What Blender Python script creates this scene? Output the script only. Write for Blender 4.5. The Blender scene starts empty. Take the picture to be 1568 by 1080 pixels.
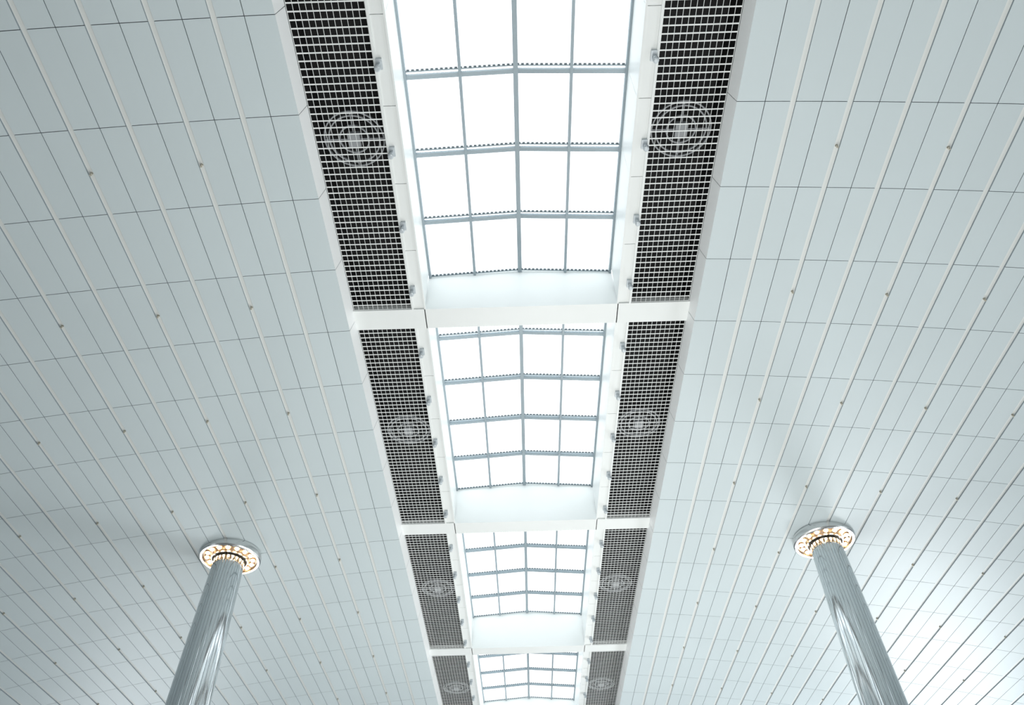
import bpy, math, random
from mathutils import Vector
random.seed(4)
C=bpy.context.scene.collection
CZ=1.6; H=12.0
# ------------------------------------------------------------- dimensions (m)
YB0=10.406; BAY=8.037; T=0.268
WO=3.542; WI=2.278; WE=3.624; WG=2.031
ZP=CZ+H                 # strip plane
ZE=CZ+0.97151*H         # ceiling edge
ZS=CZ+1.10252*H         # skylight eaves
ZR=CZ+1.11528*H         # skylight ridge
KC=0.09055/H
Q=0.1305*H
I0,I1=-2,5
Y0=YB0+BAY*I0; Y1=YB0+BAY*I1
XW=19.4
def zc(x): return ZE-KC*(x*x-WE*WE)

# ------------------------------------------------------------- materials
def mat(name,col,rough=0.5,metal=0.0,emit=None,es=0.0,vary=0.0,noise=0.0,nscale=3.0):
    m=bpy.data.materials.new(name); m.use_nodes=True
    nt=m.node_tree; b=nt.nodes['Principled BSDF']
    b.inputs['Base Color'].default_value=(*col,1); b.inputs['Roughness'].default_value=rough
    b.inputs['Metallic'].default_value=metal
    if emit: 
        b.inputs['Emission Color'].default_value=(*emit,1); b.inputs['Emission Strength'].default_value=es
    if vary or noise:
        hsv=nt.nodes.new('ShaderNodeHueSaturation'); hsv.inputs['Color'].default_value=(*col,1)
        src=None
        if vary:
            g=nt.nodes.new('ShaderNodeNewGeometry')
            mr=nt.nodes.new('ShaderNodeMapRange'); mr.inputs['To Min'].default_value=1-vary; mr.inputs['To Max'].default_value=1+vary
            nt.links.new(g.outputs['Random Per Island'],mr.inputs['Value']); src=mr.outputs[0]
        if noise:
            tc=nt.nodes.new('ShaderNodeTexCoord'); n=nt.nodes.new('ShaderNodeTexNoise'); n.inputs['Scale'].default_value=nscale
            nt.links.new(tc.outputs['Object'],n.inputs['Vector'])
            m2=nt.nodes.new('ShaderNodeMapRange'); m2.inputs['To Min'].default_value=1-noise; m2.inputs['To Max'].default_value=1+noise
            nt.links.new(n.outputs['Fac'],m2.inputs['Value'])
            if src:
                mm=nt.nodes.new('ShaderNodeMath'); mm.operation='MULTIPLY'; nt.links.new(src,mm.inputs[0]); nt.links.new(m2.outputs[0],mm.inputs[1]); src=mm.outputs[0]
            else: src=m2.outputs[0]
        nt.links.new(src,hsv.inputs['Value']); nt.links.new(hsv.outputs[0],b.inputs['Base Color'])
    return m
M_panel=mat('painted_panel',(0.595,0.672,0.69),0.45,vary=0.012,noise=0.03,nscale=0.4)
M_edge=mat('panel_edge',(0.27,0.32,0.35),0.7)  # open panel sides, darkened: groove shade is put into the colour
M_back=mat('ceiling_void',(0.22,0.27,0.29),0.9)
M_stripe=mat('joint_strip',(0.79,0.82,0.80),0.5)
M_white=mat('white_paint',(0.82,0.85,0.84),0.4,noise=0.03,nscale=1.0)
M_lip=mat('lip_paint',(0.94,0.96,0.96),0.4)
M_grille=mat('grille_paint',(0.80,0.83,0.82),0.4)
M_black=mat('duct_black',(0.006,0.006,0.007),0.8)
M_fan=mat('fan_metal',(0.42,0.44,0.46),0.5)
M_mull=mat('mullion_paint',(0.31,0.38,0.42),0.4)
M_teeth=mat('gasket',(0.10,0.13,0.15),0.6)
M_steel=mat('polished_steel',(0.63,0.67,0.69),0.09,1.0)
M_groove=mat('steel_groove',(0.24,0.26,0.28),0.3,1.0)
M_brush=mat('brushed_steel',(0.7,0.71,0.71),0.25,1.0)
M_dark=mat('lamp_housing',(0.42,0.31,0.22),0.3,0.8)
M_bulb=mat('bulb_glass',(1,0.9,0.75),0.3,emit=(1,0.66,0.36),es=50)
M_clamp=mat('clamp_metal',(0.55,0.60,0.63),0.35,0.3)
M_brass=mat('sprinkler_brass',(0.50,0.48,0.40),0.4,0.2)
M_floor=mat('floor_stone',(0.36,0.36,0.35),0.3,noise=0.1,nscale=0.5)
M_wall=mat('wall_paint',(0.34,0.37,0.39),0.6,noise=0.04,nscale=0.5)
mg=bpy.data.materials.new('skylight_glass'); mg.use_nodes=True
nt=mg.node_tree; nt.nodes.clear()
o=nt.nodes.new('ShaderNodeOutputMaterial'); mx=nt.nodes.new('ShaderNodeMixShader'); tr=nt.nodes.new('ShaderNodeBsdfTransparent'); tl=nt.nodes.new('ShaderNodeBsdfTranslucent')
tr.inputs[0].default_value=(0.96,0.98,0.98,1); tl.inputs[0].default_value=(0.95,0.97,0.97,1)
w=nt.nodes.new('ShaderNodeTexWave'); w.bands_direction='X'; w.inputs['Scale'].default_value=4.0
tc=nt.nodes.new('ShaderNodeTexCoord'); nt.links.new(tc.outputs['Object'],w.inputs['Vector'])
mr=nt.nodes.new('ShaderNodeMapRange'); mr.inputs['To Min'].default_value=0.15; mr.inputs['To Max'].default_value=0.3
nt.links.new(w.outputs['Fac'],mr.inputs['Value']); nt.links.new(mr.outputs[0],mx.inputs[0])
nt.links.new(tr.outputs[0],mx.inputs[1]); nt.links.new(tl.outputs[0],mx.inputs[2]); nt.links.new(mx.outputs[0],o.inputs[0])

# ------------------------------------------------------------- mesh builder
class MB:
    def __init__(s): s.v=[];s.f=[];s.mi=[];s.mats=[]
    def mid(s,m):
        if m not in s.mats: s.mats.append(m)
        return s.mats.index(m)
    def quad(s,a,b,c,d,m):
        n=len(s.v); s.v+= [a,b,c,d]; s.f.append((n,n+1,n+2,n+3)); s.mi.append(s.mid(m))
    def poly(s,pts,faces,ms):
        n=len(s.v); s.v+=pts
        for f,m in zip(faces,ms): s.f.append(tuple(n+i for i in f)); s.mi.append(s.mid(m))
    def hexa(s,p,m,mb=None,ms=None):
        F=[(3,2,1,0),(4,5,6,7),(0,1,5,4),(1,2,6,5),(2,3,7,6),(3,0,4,7)]
        s.poly(p,F,[mb or m,m]+[ms or m]*4)
    def box(s,x0,x1,y0,y1,z0,z1,m):
        if x0>x1:x0,x1=x1,x0
        s.hexa([(x0,y0,z0),(x1,y0,z0),(x1,y1,z0),(x0,y1,z0),(x0,y0,z1),(x1,y0,z1),(x1,y1,z1),(x0,y1,z1)],m)
    def tube(s,prof,cx,cy,n,m,rf=None,close=False,m2=None,mf=None):
        b=len(s.v)
        for r,z in prof:
            for i in range(n):
                a=2*math.pi*i/n; rr=r*(rf(i) if rf else 1)
                s.v.append((cx+rr*math.cos(a),cy+rr*math.sin(a),z))
        for j in range(len(prof)-1):
            for i in range(n):
                k=(i+1)%n
                s.f.append((b+j*n+i,b+j*n+k,b+(j+1)*n+k,b+(j+1)*n+i)); s.mi.append(s.mid(m2 if (mf and mf(i)) else m))
        if close:
            s.f.append(tuple(b+i for i in range(n))[::-1]); s.mi.append(s.mid(m))
            s.f.append(tuple(b+(len(prof)-1)*n+i for i in range(n))); s.mi.append(s.mid(m))
    def obj(s,name,parent=None,smooth=False):
        me=bpy.data.meshes.new(name)
        off=Vector(parent.location) if parent else Vector((0,0,0))
        me.from_pydata([tuple(Vector(v)-off) for v in s.v],[],s.f)
        for m in s.mats: me.materials.append(m)
        me.polygons.foreach_set('material_index',s.mi)
        if smooth: me.polygons.foreach_set('use_smooth',[True]*len(s.f))
        me.update()
        ob=bpy.data.objects.new(name,me); C.objects.link(ob)
        if parent: ob.parent=parent
        return ob
def empty(name,loc=(0,0,0)):
    e=bpy.data.objects.new(name,None); C.objects.link(e); e.location=loc; return e

# ------------------------------------------------------------- ceiling
PIT=0.917; PL=BAY/5
mb=MB()
NP=17; TH=0.06; G=0.011
for s in (-1,1):
    strips=[]
    for n in range(NP):
        a=WE+n*PIT
        strips.append((a+(0.047 if n else 0.0),a+PIT/2-G/2)); strips.append((a+PIT/2+G/2,a+PIT-0.047))
    for (xa,xb) in strips:
        za,zb=zc(xa),zc(xb)
        if s>0: X0,X1,Z0,Z1=xa,xb,za,zb
        else: X0,X1,Z0,Z1=-xb,-xa,zb,za
        ny=int(round((Y1-Y0)/PL))
        for j in range(ny):
            ya=Y0+j*PL+G/2; yb=Y0+(j+1)*PL-G/2
            mb.hexa([(X0,ya,Z0),(X1,ya,Z1),(X1,yb,Z1),(X0,yb,Z0),(X0,ya,Z0+TH),(X1,ya,Z1+TH),(X1,yb,Z1+TH),(X0,yb,Z0+TH)],M_panel,M_panel,M_edge)
    for n in range(1,NP+1):
        x=WE+n*PIT
        xa,xb=x-0.055,x+0.055
        mb.quad((s*xa,Y0,zc(xa)+0.034),(s*xb,Y0,zc(xb)+0.034),(s*xb,Y1,zc(xb)+0.034),(s*xa,Y1,zc(xa)+0.034),M_stripe)
    for n in range(NP+1):
        xa=WE+n*PIT; xb=min(xa+PIT,XW)
        if n==0: xa-=0.02
        mb.quad((s*xa,Y0,zc(xa)+0.12),(s*xb,Y0,zc(xb)+0.12),(s*xb,Y1,zc(xb)+0.12),(s*xa,Y1,zc(xa)+0.12),M_back)
    ny=int(round((Y1-Y0)/PL))
    for j in range(ny):
        ya=Y0+j*PL+0.005; yb=Y0+(j+1)*PL-0.005
        mb.quad((s*WE,ya,ZE),(s*WE,yb,ZE),(s*(WO+0.005),yb,ZP+0.01),(s*(WO+0.005),ya,ZP+0.01),M_lip)
    mb.quad((s*(WE+0.01),Y0,ZE),(s*(WE+0.01),Y1,ZE),(s*(WO+0.02),Y1,ZP+0.1),(s*(WO+0.02),Y0,ZP+0.1),M_edge)
# sprinkler rosettes set in the panels
for s in (-1,1):
    for n in range(1,8):
        x=WE+n*2*PIT
        for j in range(0,18):
            y=YB0-5*PL*3+PL*(2*j)+0.5*PL
            if y<Y0+.5 or y>Y1-.5: continue
            z=zc(x)
            mb.tube([(0.024,z+0.04),(0.024,z-0.006),(0.012,z-0.012),(0.012,z-0.03),(0.018,z-0.032),(0.018,z-0.038),(0.001,z-0.038)],s*x,y,10,M_brass)
ceil=mb.obj('ceiling')

# ------------------------------------------------------------- coffer: beams
mb=MB()
for i in range(I0,I1+1):
    y=YB0+BAY*i
    mb.box(-WO-0.06,-WG,y-T,y+T,ZP-0.03,ZP+0.12,M_white)
    mb.box(WG,WO+0.06,y-T,y+T,ZP-0.03,ZP+0.12,M_white)
    zt=ZR+0.12; a=T; b=T-0.16
    mb.hexa([(-WG-0.02,y-a,ZP-0.03),(WG+0.02,y-a,ZP-0.03),(WG+0.02,y+a,ZP-0.03),(-WG-0.02,y+a,ZP-0.03),
             (-WG-0.02,y-b,zt),(WG+0.02,y-b,zt),(WG+0.02,y+b,zt),(-WG-0.02,y+b,zt)],M_white)
mb.obj('ceiling_beams')

# ------------------------------------------------------------- ventilation grilles
for s in (-1,1):
    g=empty('ventilation_grille' if s<0 else 'ventilation_grille.001',(s*(WI+WO)/2,(Y0+Y1)/2,ZP+0.3))
    mb=MB(); md=MB(); mf=MB()
    xa=WI+0.04; xb=WO-0.01
    for i in range(I0,I1):
        ya=YB0+BAY*i+T; yb=YB0+BAY*(i+1)-T
        n=58
        for j in range(n+1):
            y=ya+(yb-ya)*j/n
            mb.box(s*xa,s*xb,y-0.0115,y+0.0115,ZP,ZP+0.006,M_grille)
        m=12
        for j in range(m+1):
            x=xa+(xb-xa)*j/m
            mb.box(s*(x-0.004),s*(x+0.004),ya,yb,ZP+0.002,ZP+0.01,M_grille)
        yc=(ya+yb)/2; xc=s*(xa+xb)/2
        for r in (0.53,0.45,0.26):
            mf.tube([(r-0.012,ZP+0.30),(r+0.012,ZP+0.30),(r+0.012,ZP+0.34),(r-0.012,ZP+0.34),(r-0.012,ZP+0.30)],xc,yc,40,M_fan)
        mf.box(xc-0.52,xc+0.52,yc-0.01,yc+0.01,ZP+0.31,ZP+0.33,M_fan)
        mf.box(xc-0.01,xc+0.01,yc-0.52,yc+0.52,ZP+0.31,ZP+0.33,M_fan)
        mf.box(xc-0.11,xc+0.11,yc-0.13,yc+0.13,ZP+0.26,ZP+0.36,M_fan)
    xi=WI+0.035
    md.quad((s*xi,Y0,ZP+0.8),(s*WO,Y0,ZP+0.8),(s*WO,Y1,ZP+0.8),(s*xi,Y1,ZP+0.8),M_black)
    md.quad((s*xi,Y0,ZP+0.03),(s*xi,Y1,ZP+0.03),(s*xi,Y1,ZP+0.8),(s*xi,Y0,ZP+0.8),M_black)
    md.quad((s*WO,Y0,ZP+0.01),(s*WO,Y1,ZP+0.01),(s*WO,Y1,ZP+0.8),(s*WO,Y0,ZP+0.8),M_black)
    mb.obj('grille_bars',g); md.obj('duct',g); mf.obj('fan_units',g)

# ------------------------------------------------------------- skylight (well lining, mullions, panes, brackets)
sk=empty('skylight',(0,(Y0+Y1)/2,ZS))
mb=MB()
for s in (-1,1):
    for i in range(I0,I1):
        ya=YB0+BAY*i+T; yb=YB0+BAY*(i+1)-T; L=(yb-ya)/5
        for j in range(5):
            mb.box(s*WG,s*WI,ya+j*L+0.006,ya+(j+1)*L-0.006,ZP,ZP+0.05,M_white)
            mb.box(s*(WG),s*(WG+0.04),ya+j*L+0.004,ya+(j+1)*L-0.004,ZP+0.05,ZS,M_white)
        mb.box(s*(WG+0.04),s*(WG+0.08),ya,yb,ZP+0.05,ZS,M_edge)
        mb.box(s*(WG-0.015),s*(WG+0.02),ya,yb,ZP-0.03,ZP+0.02,M_white)
        mb.box(s*(WI-0.01),s*(WI+0.03),ya,yb,ZP-0.03,ZP+0.06,M_white)
mb.obj('well_lining',sk)
mb=MB(); mgl=MB(); mt=MB()
def zg(x): return ZR-(ZR-ZS)*abs(x)/WG
def crossbar(y,wd,z0,z1,m,b):
    for (xa,xb) in ((-WG,0),(0,WG)):
        za,zb=zg(xa),zg(xb)
        b.hexa([(xa,y-wd/2,za+z0),(xb,y-wd/2,zb+z0),(xb,y+wd/2,zb+z0),(xa,y+wd/2,za+z0),(xa,y-wd/2,za+z1),(xb,y-wd/2,zb+z1),(xb,y+wd/2,zb+z1),(xa,y+wd/2,za+z1)],m)
YG=0.8648*H-YB0
for i in range(I0+1,I1+1):
    yb=YB0+BAY*i
    for k in range(5):
        y=yb+YG-Q*k-(0.03 if k==0 else 0)
        crossbar(y,0.075,-0.04,0.04,M_mull,mb)
        n=46
        for j in range(n):
            x=-WG+0.04+(2*WG-0.08)*(j+0.5)/n
            z=zg(x)
            mt.box(x-0.026,x+0.026,y-0.135,y-0.11,z-0.015,z+0.015,M_teeth)
        crossbar(y-0.10,0.02,-0.012,0.012,M_mull,mt)
    for x,wd in ((-WG+0.02,0.05),(-WG/2,0.055),(0,0.09),(WG/2,0.055),(WG-0.02,0.05)):
        z=zg(x)
        mb.box(x-wd/2,x+wd/2,yb-BAY+0.1,yb-0.1,z-0.055,z+0.05,M_mull)
    for (xa,xb) in ((-WG,0),(0,WG)):
        mgl.quad((xa,yb-BAY,zg(xa)+0.02),(xb,yb-BAY,zg(xb)+0.02),(xb,yb,zg(xb)+0.02),(xa,yb,zg(xa)+0.02),mg)
mb.obj('mullions',sk); mgl.obj('glass_panes',sk); mt.obj('blind_tracks',sk)
mb=MB()
for s in (-1,1):
    for i in range(I0+1,I1+1):
        for k in range(5):
            y=YB0+BAY*i-0.067*H-Q*k
            x=s*(WI-0.05)
            mb.box(x-0.05,x+0.05,y-0.09,y+0.09,ZP-0.05,ZP,M_clamp)
            mb.box(x-0.02,x+0.02,y-0.03,y+0.03,ZP-0.13,ZP-0.05,M_clamp)
            mb.tube([(0.03,ZP-0.17),(0.05,ZP-0.16),(0.055,ZP-0.10),(0.04,ZP-0.07)],x+s*0.02,y+0.03,14,M_clamp,close=True)
mb.obj('bracket_spotlights',sk)

# ------------------------------------------------------------- columns
XC=0.69004*H; YC=1.52535*H
for s in (-1,1):
    zt=zc(XC)
    c=empty('steel_column' if s<0 else 'steel_column.001',(s*XC,YC,0))
    mb=MB()
    prof=[(0.62,0.0),(0.62,0.12),(0.53,0.16)]
    for k in range(0,41):
        u=k/40; z=0.16+(zt-0.16)*u
        r=0.53+0.03*math.sin(u*math.pi)*1.0-0.12*max(0,(u-0.35)/0.65)**1.3
        prof.append((r,z))
    # broad smooth staves separated by narrow dark grooves
    def rf(i): return 0.992 if i%12 in (0,1) else 1.0
    mb.tube(prof,s*XC,YC,432,M_steel,rf,m2=M_groove,mf=lambda i:i%12==0)
    mb.obj('shaft',c)
    mb=MB()
    R=0.80
    mb.tube([(0.40,zt-0.10),(0.74,zt-0.10),(0.74,zt-0.17),(R,zt-0.17),(R+0.03,zt-0.14),(R+0.03,zt-0.02),(R,zt+0.06),(0.4,zt+0.06)],s*XC,YC,96,M_brush)
    mb.obj('collar_ring',c)
    mb=MB()
    mb.tube([(0.42,zt-0.115),(0.735,zt-0.115)],s*XC,YC,96,M_dark)
    mb.tube([(0.47,zt-0.20),(0.49,zt-0.20),(0.49,zt-0.11),(0.47,zt-0.11)],s*XC,YC,96,M_brush)
    mb.obj('lamp_tray',c)
    mb=MB(); mh=MB()
    for k in range(16):
        a=2*math.pi*(k+0.5)/16; x=s*XC+0.615*math.cos(a); y=YC+0.615*math.sin(a)
        mb.tube([(0.005,zt-0.185),(0.03,zt-0.18),(0.05,zt-0.16),(0.052,zt-0.14),(0.04,zt-0.115)],x,y,14,M_bulb)
        mh.tube([(0.07,zt-0.115),(0.08,zt-0.14),(0.086,zt-0.14),(0.08,zt-0.11)],x,y,16,M_dark)
    mb.obj('bulbs',c,smooth=True); mh.obj('bulb_cups',c,smooth=True)

# ------------------------------------------------------------- hall shell
mb=MB(); mb.box(-XW,XW,Y0,Y1,-0.3,0.0,M_floor); mb.obj('floor')
zw=zc(XW)+0.1
for s,nm,zt in ((-1,'wall_left',3.0),(1,'wall_right',6.3)):
    mb=MB(); x0,x1=s*XW,s*(XW+0.4)
    mb.box(x0,x1,Y0,Y1,0,1.0,M_wall); mb.box(x0,x1,Y0,Y1,zt,zw,M_wall)
    n=14; L=(Y1-Y0)/n
    for k in range(n+1):
        y=Y0+k*L; mb.box(x0,x1,max(Y0,y-0.3),min(Y1,y+0.3),1.0,zt,M_wall)
    mb.obj(nm)
mb=MB(); mb.box(-XW,XW,Y0-0.4,Y0,0,ZE+0.3,M_wall); mb.box(-WO,WO,Y0-0.4,Y0,ZE+0.3,ZR+.3,M_wall); mb.obj('wall_near')
mb=MB(); mb.box(-XW,XW,Y1,Y1+0.4,0,ZE+0.3,M_wall); mb.box(-WO,WO,Y1,Y1+0.4,ZE+0.3,ZR+.3,M_wall); mb.obj('wall_far')

# ------------------------------------------------------------- lights
W=bpy.data.worlds.new('sky'); bpy.context.scene.world=W; W.use_nodes=True
bg=W.node_tree.nodes['Background']; bg.inputs[0].default_value=(0.93,0.97,1.0,1); bg.inputs[1].default_value=2.2
def area(nm,loc,target,sx,sy,e,col):
    l=bpy.data.lights.new(nm,'AREA'); l.shape='RECTANGLE'; l.size=sx; l.size_y=sy; l.energy=e; l.color=col
    ob=bpy.data.objects.new(nm,l); C.objects.link(ob); ob.location=loc
    ob.rotation_euler=(Vector(target)-Vector(loc)).to_track_quat('-Z','Y').to_euler(); return ob
area('ceiling_fill',(1.5,7,0.4),(1.5,7,10),5,16,1080,(1,0.99,0.96))  # unseen fill lamps added near the floor to brighten the ceiling centre
area('ceiling_fill.001',(1.5,24,0.4),(1.5,24,10),5,14,1130,(1,0.99,0.96))
area('window_daylight',(17.5,37,2.6),(-6,16,12),6,3.5,1900,(0.93,0.97,1.0))
area('window_daylight.001',(-17.5,40,2.6),(-6,26,12),6,3.5,800,(0.93,0.97,1.0))

# ------------------------------------------------------------- camera
cd=bpy.data.cameras.new('camera'); cam=bpy.data.objects.new('camera',cd); C.objects.link(cam)
cd.sensor_width=36; cd.lens=1136.98/1568*36; cd.clip_end=300
cam.location=(-0.01318*H,0,CZ); cam.rotation_euler=(2.37740,0.01723,0.02415)
bpy.context.scene.camera=cam
sc=bpy.context.scene
sc.view_settings.view_transform='Standard'; sc.view_settings.look='None'; sc.view_settings.exposure=0.0
